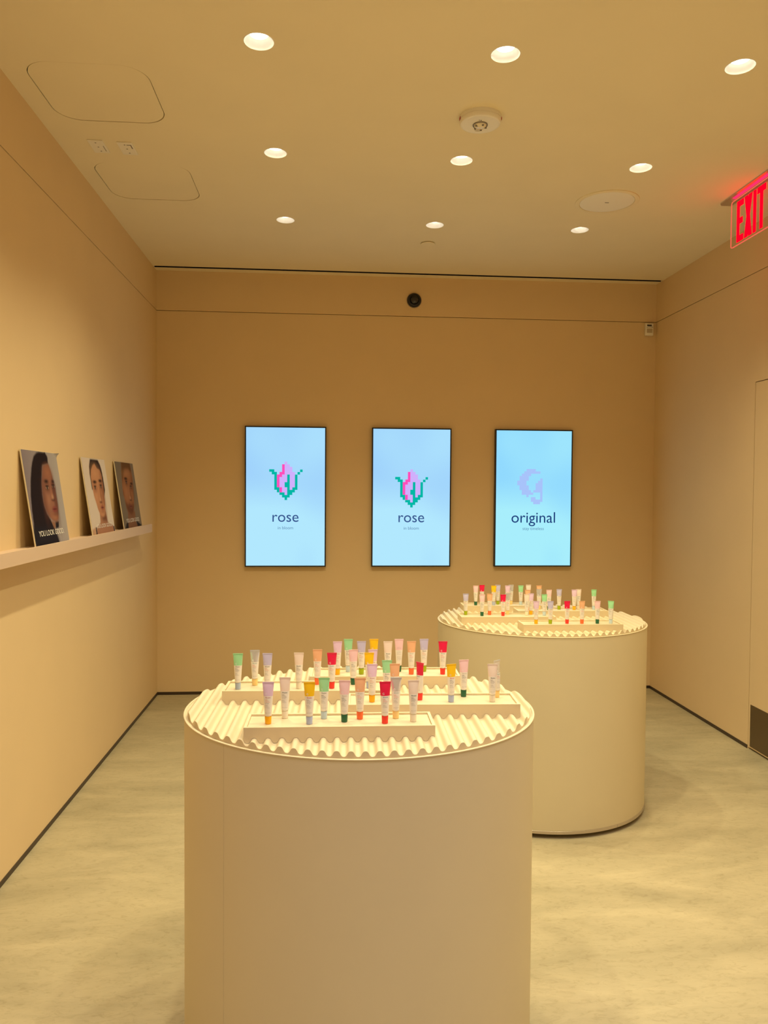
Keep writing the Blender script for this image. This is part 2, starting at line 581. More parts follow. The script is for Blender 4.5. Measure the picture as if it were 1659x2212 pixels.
# ------------------------------------------------------------------ back wall devices
t = thing('security_camera', 'round black dome camera on the band above the screens', 'camera', (0.618, YB, 2.785))
def wall_lathe(prof, n=48, cap0=False, cap1=False):
    bm = bmesh.new()
    lathe(bm, prof, n, cap0=cap0, cap1=cap1)
    bmesh.ops.transform(bm, matrix=Matrix.Rotation(PI / 2, 4, 'X'), verts=bm.verts)
    fix(bm)
    me = to_mesh(bm)
    smooth(me, 35)
    return me
obj('ring', wall_lathe([(0.0525, 0.0), (0.0525, 0.006), (0.0505, 0.008), (0.049, 0.008), (0.049, 0.0)]), mat('dim_ring', (0.28, 0.22, 0.15), 0.4), t)
obj('housing', wall_lathe([(0.049, 0.0), (0.049, 0.014), (0.044, 0.021), (0.034, 0.024), (0.031, 0.021), (0.0005, 0.021)], cap1=True), M_black, t)
obj('lens_dome', wall_lathe([(0.030, 0.021), (0.027, 0.031), (0.018, 0.038), (0.008, 0.041), (0.0005, 0.0415)], cap1=True), M_glassy, t)

t = thing('motion_detector', 'small cream motion detector high on the wall beside the far corner', 'sensor', (2.324, YB, 2.572))
bm = bmesh.new()
box(bm, -0.023, 0.037, -0.012, 0.0, 0.004, 0.094, bevel=0.002)
box(bm, -0.029, 0.029, -0.036, -0.010, 0.0, 0.086, bevel=0.006)
me = to_mesh(bm); smooth(me, 40)
obj('housing', me, M_white, t)
bm = bmesh.new()
box(bm, -0.021, 0.020, -0.0385, -0.030, 0.018, 0.048, bevel=0.002)
obj('lens_window', bm, mat('frosted_window', (0.55, 0.47, 0.33), 0.5), t)
bm = bmesh.new()
box(bm, -0.020, 0.014, -0.0375, -0.030, 0.067, 0.076)
obj('badge', bm, M_black, t)
bm = bmesh.new()
pr = [(-0.022 + 0.044 * k / 8, 0.0555 + 0.006 * math.sin(PI * k / 8)) for k in range(9)]
pr += [(x, z + 0.0025) for x, z in reversed(pr)]
prism(bm, pr, lambda p: (p[0], -0.0372, p[1]), lambda p: (p[0], -0.030, p[1]))
obj('slot', fix(bm), M_black, t)

# ------------------------------------------------------------------ screens
def screen_material(name, c0, c1, c2):
    m = bpy.data.materials.new(name)
    m.use_nodes = True
    nt = m.node_tree
    nt.nodes.remove(nt.nodes['Principled BSDF'])
    tc = nt.nodes.new('ShaderNodeTexCoord')
    n = nt.nodes.new('ShaderNodeTexNoise')
    n.inputs['Scale'].default_value = 1.9
    n.inputs['Detail'].default_value = 0.5
    nt.links.new(tc.outputs['Object'], n.inputs['Vector'])
    sp = nt.nodes.new('ShaderNodeSeparateXYZ')
    nt.links.new(tc.outputs['Object'], sp.inputs[0])
    ma = nt.nodes.new('ShaderNodeMath')
    ma.operation = 'MULTIPLY_ADD'
    nt.links.new(sp.outputs[2], ma.inputs[0])
    ma.inputs[1].default_value = -0.28
    ma.inputs[2].default_value = 0.16
    ad = nt.nodes.new('ShaderNodeMath')
    ad.operation = 'ADD'
    nt.links.new(ma.outputs[0], ad.inputs[0])
    nt.links.new(n.outputs['Fac'], ad.inputs[1])
    r = nt.nodes.new('ShaderNodeValToRGB')
    r.color_ramp.elements[0].position = 0.30
    r.color_ramp.elements[0].color = c0
    r.color_ramp.elements[1].position = 0.78
    r.color_ramp.elements[1].color = c2
    e1 = r.color_ramp.elements.new(0.5)
    e1.color = c1
    nt.links.new(ad.outputs[0], r.inputs[0])
    e = nt.nodes.new('ShaderNodeEmission')
    e.inputs[1].default_value = SCREEN_GAIN
    nt.links.new(r.outputs[0], e.inputs[0])
    nt.links.new(e.outputs[0], nt.nodes['Material Output'].inputs[0])
    return m
M_scrA = screen_material('screen_lilac_blue', srgb(152, 196, 253), srgb(162, 213, 252), srgb(178, 232, 254))
M_scrB = screen_material('screen_cyan_blue', srgb(140, 212, 254), srgb(146, 218, 254), srgb(168, 238, 252))
M_pink = emit('pixel_pink', srgb(255, 78, 186), SCREEN_GAIN)
M_lil = emit('pixel_lilac', srgb(208, 176, 252), SCREEN_GAIN)
M_grn = emit('pixel_green', srgb(0, 184, 166), SCREEN_GAIN)
M_per = emit('pixel_periwinkle', srgb(168, 195, 250), SCREEN_GAIN)
M_navy = emit('screen_navy', srgb(52, 82, 140), SCREEN_GAIN)
M_navy2 = emit('screen_deep_navy', srgb(24, 58, 122), SCREEN_GAIN)
M_sub = emit('screen_slate', srgb(96, 140, 180), SCREEN_GAIN)
ROSE = [
 '......L......', '.....PLL.....', '.....PLLL....', 'GG...PLLL...G', '.GG.PPLLLL.G.', '..GPPLLGLLG..',
 '..GPLLLGLLG..', '..GPLLLGLLG..', '..GPLLGGLLG..', '..GPLLGGLLG..', '..GGPLLGLGG..', '...GPLLGGG...', '....GGLGG....', '.....GGG.....', '......G......']
GEE = [
 '....XXXX...', '...XXXXXXX.', '..XXXX.....', '.XXXX......', '.XXXX.....X', 'XXXX.....XX', 'XXXX....XXX', '.XXXX...XXX',
 '.XXXX...XXX', '..XXXX.XXXX', '..XXXXX...X', '....X.....X', '......XX..X', '......XXXXX', '.......XXX.']
def pixels(rows, cell, cx, cz, keymap):
    bm = bmesh.new()
    W, Hh = len(rows[0]), len(rows)
    for r, row in enumerate(rows):
        c = 0
        while c < W:
            ch = row[c]
            if ch == '.':
                c += 1
                continue
            e = c
            while e < W and row[e] == ch:
                e += 1
            x0, x1 = cx + (c - W / 2) * cell, cx + (e - W / 2) * cell
            z1 = cz + (Hh / 2 - r) * cell
            vs = [bm.verts.new(p) for p in ((x0, -0.0006, z1 - cell), (x1, -0.0006, z1 - cell), (x1, -0.0006, z1), (x0, -0.0006, z1))]
            bm.faces.new(vs).material_index = keymap[ch]
            c = e
    return bm
TW, TH = 0.5646, 0.9829
def screen(x0, label, smat, rows, emats, keymap, cell, efrac, title, tw, tmat, sub, sw, eoff=0.0):
    t = thing('wall_display', label, 'screen', (x0 + TW / 2, YB - 0.030, 0.9013), 0, 'screens on the far wall')
    bm = bmesh.new()
    bz = 0.0085
    # bezel: four mitred bars plus casing behind
    box(bm, -TW / 2, -TW / 2 + bz, -0.001, 0.030, 0, TH)
    box(bm, TW / 2 - bz, TW / 2, -0.001, 0.030, 0, TH)
    box(bm, -TW / 2 + bz, TW / 2 - bz, -0.001, 0.030, 0, bz)
    box(bm, -TW / 2 + bz, TW / 2 - bz, -0.001, 0.030, TH - bz, TH)
    obj('bezel', bm, M_black, t)
    bm = bmesh.new()
    box(bm, -TW / 2 + bz, TW / 2 - bz, 0.0005, 0.004, bz, TH - bz)
    bmesh.ops.translate(bm, verts=bm.verts, vec=(0, 0, -TH / 2))
    p = obj('panel', bm, smat, t, (0, 0, TH / 2))
    zz = lambda fr: TH / 2 - fr * TH
    obj('emblem', pixels(rows, cell, eoff, zz(efrac), keymap), emats, p)
    for nm, body, wd, fr, mt in (('lettering', title, tw, 0.678, tmat), ('lettering', sub, sw, 0.7315, M_sub)):
        me = text_fit(body, wd, res=6)
        me.transform(Matrix.Translation((0, -0.0006, zz(fr))) @ Matrix.Rotation(PI / 2, 4, 'X'))
        xs = [v.co.x for v in me.vertices]
        me.transform(Matrix.Translation((-(min(xs) + max(xs)) / 2, 0, 0)))
        obj(nm, me, mt, p)
    return t
KM = {'P': 0, 'L': 1, 'G': 2}
screen(-0.5608, 'blue screen with rose emblem and the word rose on the poster shelf side', M_scrA, ROSE, [M_pink, M_lil, M_grn], KM, 0.01786, 0.387, 'rose', 0.1815, M_navy, 'in bloom', 0.106, 0.002)
screen(0.3253, 'middle blue screen of three with a lower pixel rose and the word rose', M_scrA, ROSE, [M_pink, M_lil, M_grn], KM, 0.0180, 0.4345, 'rose', 0.1830, M_navy, 'in bloom', 0.107, 0.0)
screen(1.2065, 'blue screen with pale G emblem and the word original, above the rear pedestal', M_scrB, GEE, [M_per], {'X': 0}, 0.0168, 0.415, 'original', 0.3187, M_navy2, 'stay timeless', 0.1547, -0.028)

# ------------------------------------------------------------------ shelf and portrait boards
bm = bmesh.new()
SX = -1.073
pr = [(XL, 1.175), (SX, 1.175), (SX, 1.2255), (SX - 0.010, 1.2255), (SX - 0.010, 1.216), (XL, 1.216)]
prism(bm, pr, lambda p: (p[0], -0.5, p[1]), lambda p: (p[0], 4.800, p[1]))
o = obj('picture_ledge', fix(bm), M_shelf)
tag(o, 'long tan picture ledge along the wall holding three portrait boards', 'shelf')

def paint(spec, N=150):
    """flat print as a colour array: list of (kind, data, colour, softness)"""
    img = np.zeros((N, N, 3))
    v, u = np.mgrid[0:N, 0:N] / (N - 1.0)
    for kind, data, col, soft in spec:
        col = np.array(srgb(*col)[:3])
        if kind == 'bg':
            c2 = np.array(srgb(*data)[:3])
            img[:] = col + (c2 - col) * u[..., None]
            continue
        if kind == 'poly':
            m = np.zeros((N, N), bool)
            n = len(data)
            j = n - 1
            for i in range(n):
                xi, yi = data[i]
                xj, yj = data[j]
                if yi != yj:
                    m ^= ((yi > v) != (yj > v)) & (u < (xj - xi) * (v - yi) / (yj - yi) + xi)
                j = i
            a = m.astype(float)
            k = int(round(soft * N))
            for _ in range(2 if k else 0):
                for ax in (0, 1):
                    p = np.concatenate([np.repeat(np.take(a, [0], ax), k, ax), a, np.repeat(np.take(a, [-1], ax), k, ax)], ax)
                    cs = np.cumsum(np.concatenate([np.zeros_like(np.take(p, [0], ax)), p], ax), ax)
                    L = 2 * k + 1
                    a = (np.take(cs, range(L, cs.shape[ax]), ax) - np.take(cs, range(0, cs.shape[ax] - L), ax)) / L
        else:
            cx, cy, rx, ry, op = data
            d = np.sqrt(((u - cx) / rx) ** 2 + ((v - cy) / ry) ** 2)
            a = op * np.clip((1 + soft - d) / (2 * soft + 1e-6), 0, 1)
        img = img * (1 - a[..., None]) + col * a[..., None]
    return img

M_print = bpy.data.materials.new('printed_portrait')
M_print.use_nodes = True
nt = M_print.node_tree
at = nt.nodes.new('ShaderNodeVertexColor')
at.layer_name = 'print'
nt.links.new(at.outputs[0], nt.nodes['Principled BSDF'].inputs['Base Color'])
nt.nodes['Principled BSDF'].inputs['Roughness'].default_value = 0.75
nt.nodes['Principled BSDF'].inputs['Specular IOR Level'].default_value = 0.12
M_board = mat('foam_board', (0.80, 0.70, 0.50), 0.7)
M_letter = mat('white_print', (0.92, 0.88, 0.80), 0.6)

def face_marks(eyes, brows, nose, mouth, skin, dark, lip, er=0.035):
    s = []
    for (x, y), op in eyes:
        s += [('el', (x, y, er * 1.6, er * 1.3, 0.6), dark, 0.9), ('el', (x, y, er, er * .42, 0.7 * op), (176, 150, 130), 0.4),
              ('el', (x, y, er * .50, er * .52, 1.0), (24, 15, 12), 0.3), ('el', (x, y - er * .52, er * 1.25, er * .24, 0.95), (30, 18, 14), 0.5), ('el', (x, y + er * .6, er * 1.1, er * .15, 0.5), dark, 0.7)]
    for x, y, rx, ry in brows:
        s.append(('el', (x, y, rx, ry, 0.95), (44, 27, 20), 0.6))
    nx, ny = nose
    s += [('el', (nx - .02, ny - .07, .022, .10, .35), skin, 1.0), ('el', (nx, ny + .022, .050, .015, .9), dark, 0.6), ('el', (nx + .045, ny - .05, .018, .10, .45), dark, 1.0), ('el', (nx - .005, ny - .012, .024, .022, .4), (222, 178, 140), 1.0)]
    mx_, my = mouth
    s += [('el', (mx_, my, .062, .030, .9), lip, 0.6), ('el', (mx_, my - .002, .056, .006, .85), (60, 22, 20), 0.7), ('el', (mx_, my + .055, .06, .016, .35), dark, 1.0)]
    return s

POSTERS = []
hair1 = [(0.429, 0.008), (0.321, 0.054), (0.255, 0.115), (0.199, 0.191), (0.127, 0.318), (0.066, 0.475), (0.037, 0.631), (0.031, 0.735), (0.005, 0.943), (0.006, 1.001), (0.678, 1.0), (0.641, 0.924), (0.595, 0.833), (0.51, 0.73), (0.442, 0.672), (0.398, 0.588), (0.391, 0.479), (0.412, 0.37), (0.445, 0.288), (0.492, 0.205), (0.524, 0.149), (0.706, 0.126), (0.716, 0.047), (0.658, -0.001)]
face1 = [(0.537, 0.154), (0.706, 0.126), (0.753, 0.209), (0.781, 0.311), (0.799, 0.397), (0.801, 0.483), (0.804, 0.57), (0.783, 0.656), (0.753, 0.747), (0.679, 0.761), (0.592, 0.751), (0.49, 0.702), (0.437, 0.644), (0.4, 0.561), (0.407, 0.452), (0.421, 0.342), (0.484, 0.232)]
P1 = [('bg', (168, 160, 158), (128, 116, 124), 0),
      ('poly', hair1, (30, 18, 20), 0.006), ('poly', [(0.0, 0.80), (0.45, 0.80), (0.60, 0.84), (0.66, 0.93), (0.70, 1.0), (0.0, 1.0)], (30, 25, 32), 0.03),
      ('poly', [(0.532, 0.754), (0.646, 0.771), (0.633, 0.832), (0.58, 0.835)], (140, 98, 74), 0.008),
      ('poly', [(0.648, 0.765), (0.757, 0.759), (0.731, 0.838), (0.63, 0.841)], (30, 22, 26), 0.006),
      ('poly', face1, (52, 32, 28), 0.02), ('poly', face1, (124, 82, 68), 0.006),
      ('el', (0.56, 0.52, .10, .12, .55), (180, 126, 100), 1.0), ('el', (0.64, 0.23, .10, .07, .45), (182, 116, 80), 1.0), ('el', (0.43, 0.56, .05, .16, .5), (96, 54, 42), 1.0),
      ('el', (0.78, 0.56, .035, .22, .6), (92, 50, 38), 1.0), ('el', (0.66, 0.72, .09, .035, .5), (186, 124, 88), 1.0)] + \
     face_marks([((0.565, 0.392), 1.0), ((0.752, 0.378), .8)], [(0.563, 0.322, .055, .020), (0.762, 0.322, .035, .018)], (0.690, 0.505), (0.694, 0.63), (178, 116, 82), (84, 46, 38), (128, 54, 54))
P2 = [('bg', (226, 212, 200), (214, 198, 186), 0),
      ('poly', [(0.419, 0.724), (0.691, 0.67), (0.716, 0.855), (0.945, 0.913), (0.99, 1.0), (0.17, 1.007), (0.19, 0.917), (0.388, 0.848)], (176, 126, 96), 0.006),
      ('poly', [(0.0, 0.925), (0.16, 0.900), (0.16, 1.003), (0.0, 1.0)], (196, 156, 126), 0.006),
      ('poly', [(0.43, 0.742), (0.51, 0.775), (0.69, 0.70), (0.71, 0.85), (0.52, 0.83)], (118, 74, 54), 0.03),
      ('poly', [(0.354, 0.008), (0.685, 0.008), (0.767, 0.078), (0.803, 0.159), (0.817, 0.279), (0.815, 0.424), (0.747, 0.505), (0.5, 0.3), (0.247, 0.42), (0.243, 0.214), (0.27, 0.111)], (48, 34, 28), 0.005),
      ('poly', [(0.516, 0.064), (0.599, 0.127), (0.71, 0.143), (0.757, 0.205), (0.766, 0.33), (0.747, 0.505), (0.727, 0.61), (0.683, 0.701), (0.588, 0.777), (0.509, 0.775), (0.429, 0.742), (0.369, 0.675), (0.33, 0.573), (0.285, 0.483), (0.271, 0.37), (0.271, 0.25), (0.333, 0.152), (0.421, 0.094)], (188, 132, 96), 0.007),
      ('el', (0.49, 0.20, .15, .09, .5), (216, 164, 124), 1.0), ('el', (0.39, 0.50, .07, .08, .5), (216, 160, 122), 1.0), ('el', (0.66, 0.50, .05, .10, .5), (158, 100, 72), 1.0),
      ('el', (0.72, 0.45, .045, .24, .6), (120, 72, 54), 1.0), ('el', (0.56, 0.74, .10, .03, .5), (206, 150, 112), 1.0),
      ('poly', [(0.151, 0.902), (0.189, 0.901), (0.181, 1.001), (0.138, 1.002)], (40, 34, 40), 0.002), ('poly', [(0.952, 0.92), (0.988, 0.922), (0.989, 1.0), (0.952, 1.001)], (40, 34, 40), 0.002)] + \
     face_marks([((0.392, 0.388), .8), ((0.651, 0.371), .8)], [(0.405, 0.312, .075, .020), (0.655, 0.295, .07, .020)], (0.547, 0.56), (0.578, 0.656), (206, 150, 112), (112, 66, 52), (150, 76, 66))
P3 = [('bg', (136, 122, 104), (122, 108, 92), 0),
      ('poly', [(0.305, 0.744), (0.376, 0.787), (0.507, 0.819), (0.719, 0.734), (0.677, 0.915), (0.773, 1.011), (0.2, 1.005), (0.244, 0.898)], (138, 96, 68), 0.008),
      ('poly', [(0.04, 1.001), (0.125, 0.925), (0.24, 0.894), (0.215, 1.005)], (40, 32, 28), 0.004), ('poly', [(0.70, 0.895), (0.99, 0.99), (0.98, 1.01), (0.74, 1.01)], (44, 36, 32), 0.004),
      ('poly', [(0.348, 0.005), (0.823, 0.007), (0.842, 0.101), (0.863, 0.232), (0.821, 0.377), (0.78, 0.521), (0.713, 0.663), (0.618, 0.787), (0.507, 0.819), (0.356, 0.78), (0.266, 0.689), (0.242, 0.572), (0.212, 0.504), (0.206, 0.415), (0.233, 0.312), (0.282, 0.173)], (156, 104, 68), 0.007),
      ('poly', [(0.348, 0.0), (0.823, 0.0), (0.842, 0.108), (0.80, 0.15), (0.692, 0.091), (0.478, 0.112), (0.342, 0.213), (0.250, 0.33), (0.282, 0.173)], (110, 76, 42), 0.02),
      ('poly', [(0.242, 0.56), (0.344, 0.642), (0.481, 0.624), (0.589, 0.653), (0.736, 0.618), (0.618, 0.787), (0.507, 0.819), (0.356, 0.78), (0.266, 0.689)], (112, 70, 44), 0.03),
      ('el', (0.55, 0.17, .16, .05, .5), (196, 142, 96), 1.0), ('el', (0.40, 0.45, .09, .09, .45), (192, 134, 92), 1.0), ('el', (0.233, 0.47, .03, .05, .7), (128, 80, 54), 0.6),
      ('el', (0.80, 0.36, .04, .22, .5), (100, 64, 42), 1.0)] + \
     face_marks([((0.469, 0.306), .7), ((0.690, 0.378), .7)], [(0.465, 0.246, .075, .020), (0.745, 0.322, .06, .018)], (0.563, 0.555), (0.525, 0.675), (190, 132, 90), (92, 56, 40), (128, 70, 56))

def board(y0, y1, spec, label, txt, base_x=-1.102, top=1.594, curl=False):
    wd = y1 - y0
    base_z = 1.2180
    lean = math.atan2(abs(XL + 0.004 - base_x + 0.0055), top - base_z)
    hgt = (top - base_z) / math.cos(lean)
    t = thing('portrait_board', label, 'poster', (base_x, (y0 + y1) / 2, base_z), 0, 'portrait boards on the ledge')
    t.rotation_euler = (0, -lean, 0)
    # local frame: board stands in the y-z plane, print faces +x; picture u runs along +y, v runs down
    bm = bmesh.new()
    box(bm, -0.0055, 0.0, -wd / 2, wd / 2, 0.0, hgt, bevel=0.0006)
    obj('backing', bm, M_board, t)
    N = 150
    img = paint(spec, N)
    verts, faces = [], []
    for j in range(N):
        for i in range(N):
            u, v = i / (N - 1), j / (N - 1)
            off = 0.0
            dz = 0.0
            if curl:
                k = max(0.0, (u - 0.90) / 0.10 + (0.06 - v) / 0.06 - 1.0)
                off = 0.012 * k * k
            verts.append((0.0006 + off, -wd / 2 + 0.001 + u * (wd - 0.002) + (off * 0.6 if curl else 0), (hgt - 0.001) - v * (hgt - 0.002)))
    for j in range(N - 1):
        for i in range(N - 1):
            a = j * N + i
            faces.append((a, a + N, a + N + 1, a + 1))
    me = bpy.data.meshes.new('portrait_print')
    me.from_pydata(verts, [], faces)
    ca = me.color_attributes.new('print', 'FLOAT_COLOR', 'POINT')
    buf = np.ones((N * N, 4), np.float32)
    buf[:, :3] = img.reshape(-1, 3)
    ca.data.foreach_set('color', buf.ravel())
    obj('portrait_print', me, M_print, t)
    (u0, u1), vb, vt = txt
    me = text_fit('YOU LOOK GOOD.', (u1 - u0) * wd, 'LEFT', res=4, spacing=0.96)
    ys = [v.co.y for v in me.vertices]
    xs = [v.co.x for v in me.vertices]
    sy = (vb - vt) * hgt / (max(ys) - min(ys))
    for v in me.vertices:
        x, y = v.co.x - min(xs), v.co.y
        v.co = (0.0012, -wd / 2 + u0 * wd + x, hgt * (1 - vb) + y * sy)
    obj('lettering', me, M_letter, t)
    return t
board(2.986, 3.364, P1, 'portrait board of a long dark haired person turned aside, with a curled corner', ((0.125, 0.860), 0.900, 0.842), curl=True)
board(3.700, 4.078, P2, 'pale portrait board of a person with pulled back dark hair facing forward', ((0.186, 0.894), 0.915, 0.864))
board(4.268, 4.664, P3, 'brown portrait board of a bearded person with short hair near the ledge end', ((0.153, 0.885), 0.908, 0.850))

# ------------------------------------------------------------------ pedestals
PITCH = 0.0312
def wave(x, phase):
    """height of the corrugated deck above its own base plane"""
    s = math.tanh(1.35 * math.sin(2 * PI * x / PITCH + phase)) / math.tanh(1.35)
    return 0.0108 + 0.0060 * s

def pedestal(name, label, cx, cy, a, b, ztop, rot_top, rot_shape, phase, seams):
    t = thing(name, label, 'display stand', (cx, cy, 0), rot_shape, 'round display pedestals')
    def ring(prof, mi=0, n=160, **kw):
        bm = bmesh.new()
        rings = []
        for inset, z in prof:
            rings.append([bm.verts.new(((a - inset) * math.cos(2 * PI * k / n), (b - inset) * math.sin(2 * PI * k / n), z)) for k in range(n)])
        for p, q in zip(rings, rings[1:]):
            for k in range(n):
                bm.faces.new((p[k], p[(k + 1) % n], q[(k + 1) % n], q[k]))
        if kw.get('cap0'):
            bm.faces.new(rings[0][::-1])
        if kw.get('cap1'):
            bm.faces.new(rings[-1])
        fix(bm)
        me = to_mesh(bm)
        smooth(me, 30)
        return me
    obj('plinth', ring([(0.045, 0.0), (0.045, 0.022)], cap0=True, cap1=True), M_dark, t)
    obj('base_band', ring([(0.03, 0.020), (0.0005, 0.020), (0.0, 0.0205), (0.0, 0.0325), (0.0005, 0.033), (0.03, 0.033)]), M_band, t)
    obj('body', ring([(0.05, 0.0335), (0.0012, 0.0335), (0.0008, 0.036), (0.0008, ztop - 0.0005), (0.03, ztop - 0.0005)]), M_ped, t)
    obj('rim', ring([(0.02, ztop - 0.0003), (0.0, ztop), (-0.0012, ztop + 0.0012), (-0.0012, ztop + 0.0030), (0.0, ztop + 0.0038), (0.0038, ztop + 0.0038), (0.0046, ztop + 0.0030), (0.0046, ztop + 0.0008), (0.03, ztop + 0.0008)]), M_top, t)
    for ang, z0, z1, nm in seams:
        n0 = 0.0006
        bm = bmesh.new()
        da = 0.0011
        o_ = -0.0006 if nm == 'band_joint' else 0.0004
        p = [((a - o_) * math.cos(ang + s * da), (b - o_) * math.sin(ang + s * da)) for s in (-1, 1)]
        q = [((a - o_ - 0.002) * math.cos(ang + s * da), (b - o_ - 0.002) * math.sin(ang + s * da)) for s in (-1, 1)]
        pts = [p[0], p[1], q[1], q[0]]
        prism(bm, pts, lambda c: (c[0], c[1], z0), lambda c: (c[0], c[1], z1))
        obj(nm, fix(bm), mat('seam_line', (0.62, 0.535, 0.355), 0.8) if nm == 'panel_seam' else M_grey, t)  # panel seam drawn as a thin strip slightly darker than the body
    # corrugated deck: its own axes turned by rot_top against the room
    d = rot_top - rot_shape
    ai, bi = a - 0.0100, b - 0.0100
    ca, sa = math.cos(d), math.sin(d)
    step = PITCH / 20
    # ellipse chord in the turned frame
    A = (sa / ai) ** 2 + (ca / bi) ** 2
    xmax = math.sqrt((ai * ca) ** 2 + (bi * sa) ** 2) * 0.9999
    n = int(xmax / step)
    xs = [i * step for i in range(-n, n + 1)]
    xs = [-xmax] + xs + [xmax]
    verts, faces = [], []
    base = ztop + 0.0010
    for x in xs:
        B = 2 * x * ca * sa * (1 / bi ** 2 - 1 / ai ** 2) * -1
        # point = (x*ca - y*sa, x*sa + y*ca); solve for y
        B = 2 * (-(x * ca * sa) / ai ** 2 + (x * sa * ca) / bi ** 2)
        Cc = (x * ca / ai) ** 2 + (x * sa / bi) ** 2 - 1
        disc = math.sqrt(max(0, B * B - 4 * A * Cc))
        ya, yb = (-B - disc) / (2 * A), (-B + disc) / (2 * A)
        if yb - ya < 0.004:
            ya, yb = (ya + yb) / 2 - 0.002, (ya + yb) / 2 + 0.002
        zt = base + wave(x, phase)
        for y, z in ((ya, base), (ya, zt), (yb, zt), (yb, base)):
            verts.append((x * ca - y * sa, x * sa + y * ca, z))
    m = len(xs)
    for i in range(m - 1):
        p, q = 4 * i, 4 * (i + 1)
        for k in range(4):
            k2 = (k + 1) % 4
            faces.append((p + k, q + k, q + k2, p + k2))
    faces.append((0, 1, 2, 3))
    faces.append((4 * (m - 1) + 3, 4 * (m - 1) + 2, 4 * (m - 1) + 1, 4 * (m - 1)))
    me = bpy.data.meshes.new('corrugated_top')
    me.from_pydata(verts, [], faces)
    bm = bmesh.new()
    bm.from_mesh(me)
    fix(bm)
    bm.to_mesh(me)
    bm.free()
    smooth(me, 50)
    obj('corrugated_top', me, M_top, t)
    return t

def tray(label, cx, cy, rz, ped, wd=0.436, dp=0.108):
    pcx, pcy, ztop, rot_top, phase = ped
    top = 0.0425
    t = thing('tray', label, 'tray', (cx, cy, ztop), rz, 'shallow trays on the pedestals')
    bm = bmesh.new()
    hx, hy, lip, rec = wd / 2, dp / 2, 0.0065, 0.0050
    base = 0.0010 + 0.00065
    def deck(x, y):
        # world point of the tray's local (x, y), measured in the deck's frame
        wx = cx + x * math.cos(rz) - y * math.sin(rz) - pcx
        wy = cy + x * math.sin(rz) + y * math.cos(rz) - pcy
        lx = wx * math.cos(-rot_top) - wy * math.sin(-rot_top)
        return base + wave(lx, phase)
    n = 200
    xs = [-hx + wd * i / n for i in range(n + 1)]
    F = [bm.verts.new((x, -hy, deck(x, -hy))) for x in xs]
    B = [bm.verts.new((x, hy, deck(x, hy))) for x in xs]
    FT = [bm.verts.new((x, -hy, top)) for x in xs]
    BT = [bm.verts.new((x, hy, top)) for x in xs]
    for i in range(n):
        bm.faces.new((F[i], F[i + 1], FT[i + 1], FT[i]))
        bm.faces.new((B[i + 1], B[i], BT[i], BT[i + 1]))
        bm.faces.new((F[i + 1], F[i], B[i], B[i + 1]))
    bm.faces.new((B[0], F[0], FT[0], BT[0]))
    bm.faces.new((F[n], B[n], BT[n], FT[n]))
    # lip and sunken floor
    q = [(-hx + lip, -hy + lip), (hx - lip, -hy + lip), (hx - lip, hy - lip), (-hx + lip, hy - lip)]
    I = [bm.verts.new((x, y, top)) for x, y in q]
    J = [bm.verts.new((x, y, top - rec)) for x, y in q]
    bm.faces.new(FT + [I[1], I[0]])
    bm.faces.new(BT[::-1] + [I[3], I[2]])
    bm.faces.new((FT[n], BT[n], I[2], I[1]))
    bm.faces.new((BT[0], FT[0], I[0], I[3]))
    for k in range(4):
        bm.faces.new((I[k], I[(k + 1) % 4], J[(k + 1) % 4], J[k]))
    obj('tray_body', fix(bm), M_tray, t)
    bm = bmesh.new()
    box(bm, -hx + lip + 0.0003, hx - lip - 0.0003, -hy + lip + 0.0003, hy - lip - 0.0003, top - rec - 0.001, top - rec + 0.0003)
    obj('tray_floor', bm, M_top, t)
    return t

ZN, ZF = 0.867, 0.840
PN = (0.095, 2.0136, ZN, -0.028, 0.6)
PF = (1.008, 3.4700, ZF, -0.015, 0.6)
pedestal('display_pedestal', 'round tan display pedestal in front with corrugated cream top and a vertical seam', PN[0], PN[1], 0.4595, 0.408, ZN, PN[3], -0.0655, PN[4],
         [(math.radians(-131.5), 0.04, ZN - 0.002, 'panel_seam')])
pedestal('display_pedestal', 'round tan display pedestal behind, below the screen reading original', PF[0], PF[1], 0.480, 0.430, ZF, PF[3], -0.05, PF[4],
         [(math.radians(-58), 0.0202, 0.0328, 'band_joint')])
TRAYS = {
 'near': {'front': (0.0366, 1.7654, -0.015, 'front'), 'right': (0.278, 1.930, -0.040, 'second'), 'left': (-0.053, 2.0763, -0.035, 'third'), 'back': (0.177, 2.2230, -0.030, 'rear')},
 'far': {'front': (1.0525, 3.178, -0.010, 'front'), 'left': (0.823, 3.378, -0.010, 'second'), 'right': (1.122, 3.534, -0.015, 'third'), 'back': (0.892, 3.702, -0.015, 'rear')}}
for dk, ped, dn in (('near', PN, 'front pedestal'), ('far', PF, 'rear pedestal')):
    for k, (x, y, r, nm) in TRAYS[dk].items():
        lab = {'front': f'front tray of four on the {dn}, long cream box holding balm tubes',
               'second': f'second tray from the front on the {dn}, long cream box holding balm tubes',
               'third': f'third tray from the front on the {dn}, long cream box holding balm tubes',
               'rear': f'rear tray of four on the {dn}, long cream box holding balm tubes'}[nm]
        tray(lab, x, y, r, ped, 0.436 if dk == 'near' else 0.430)

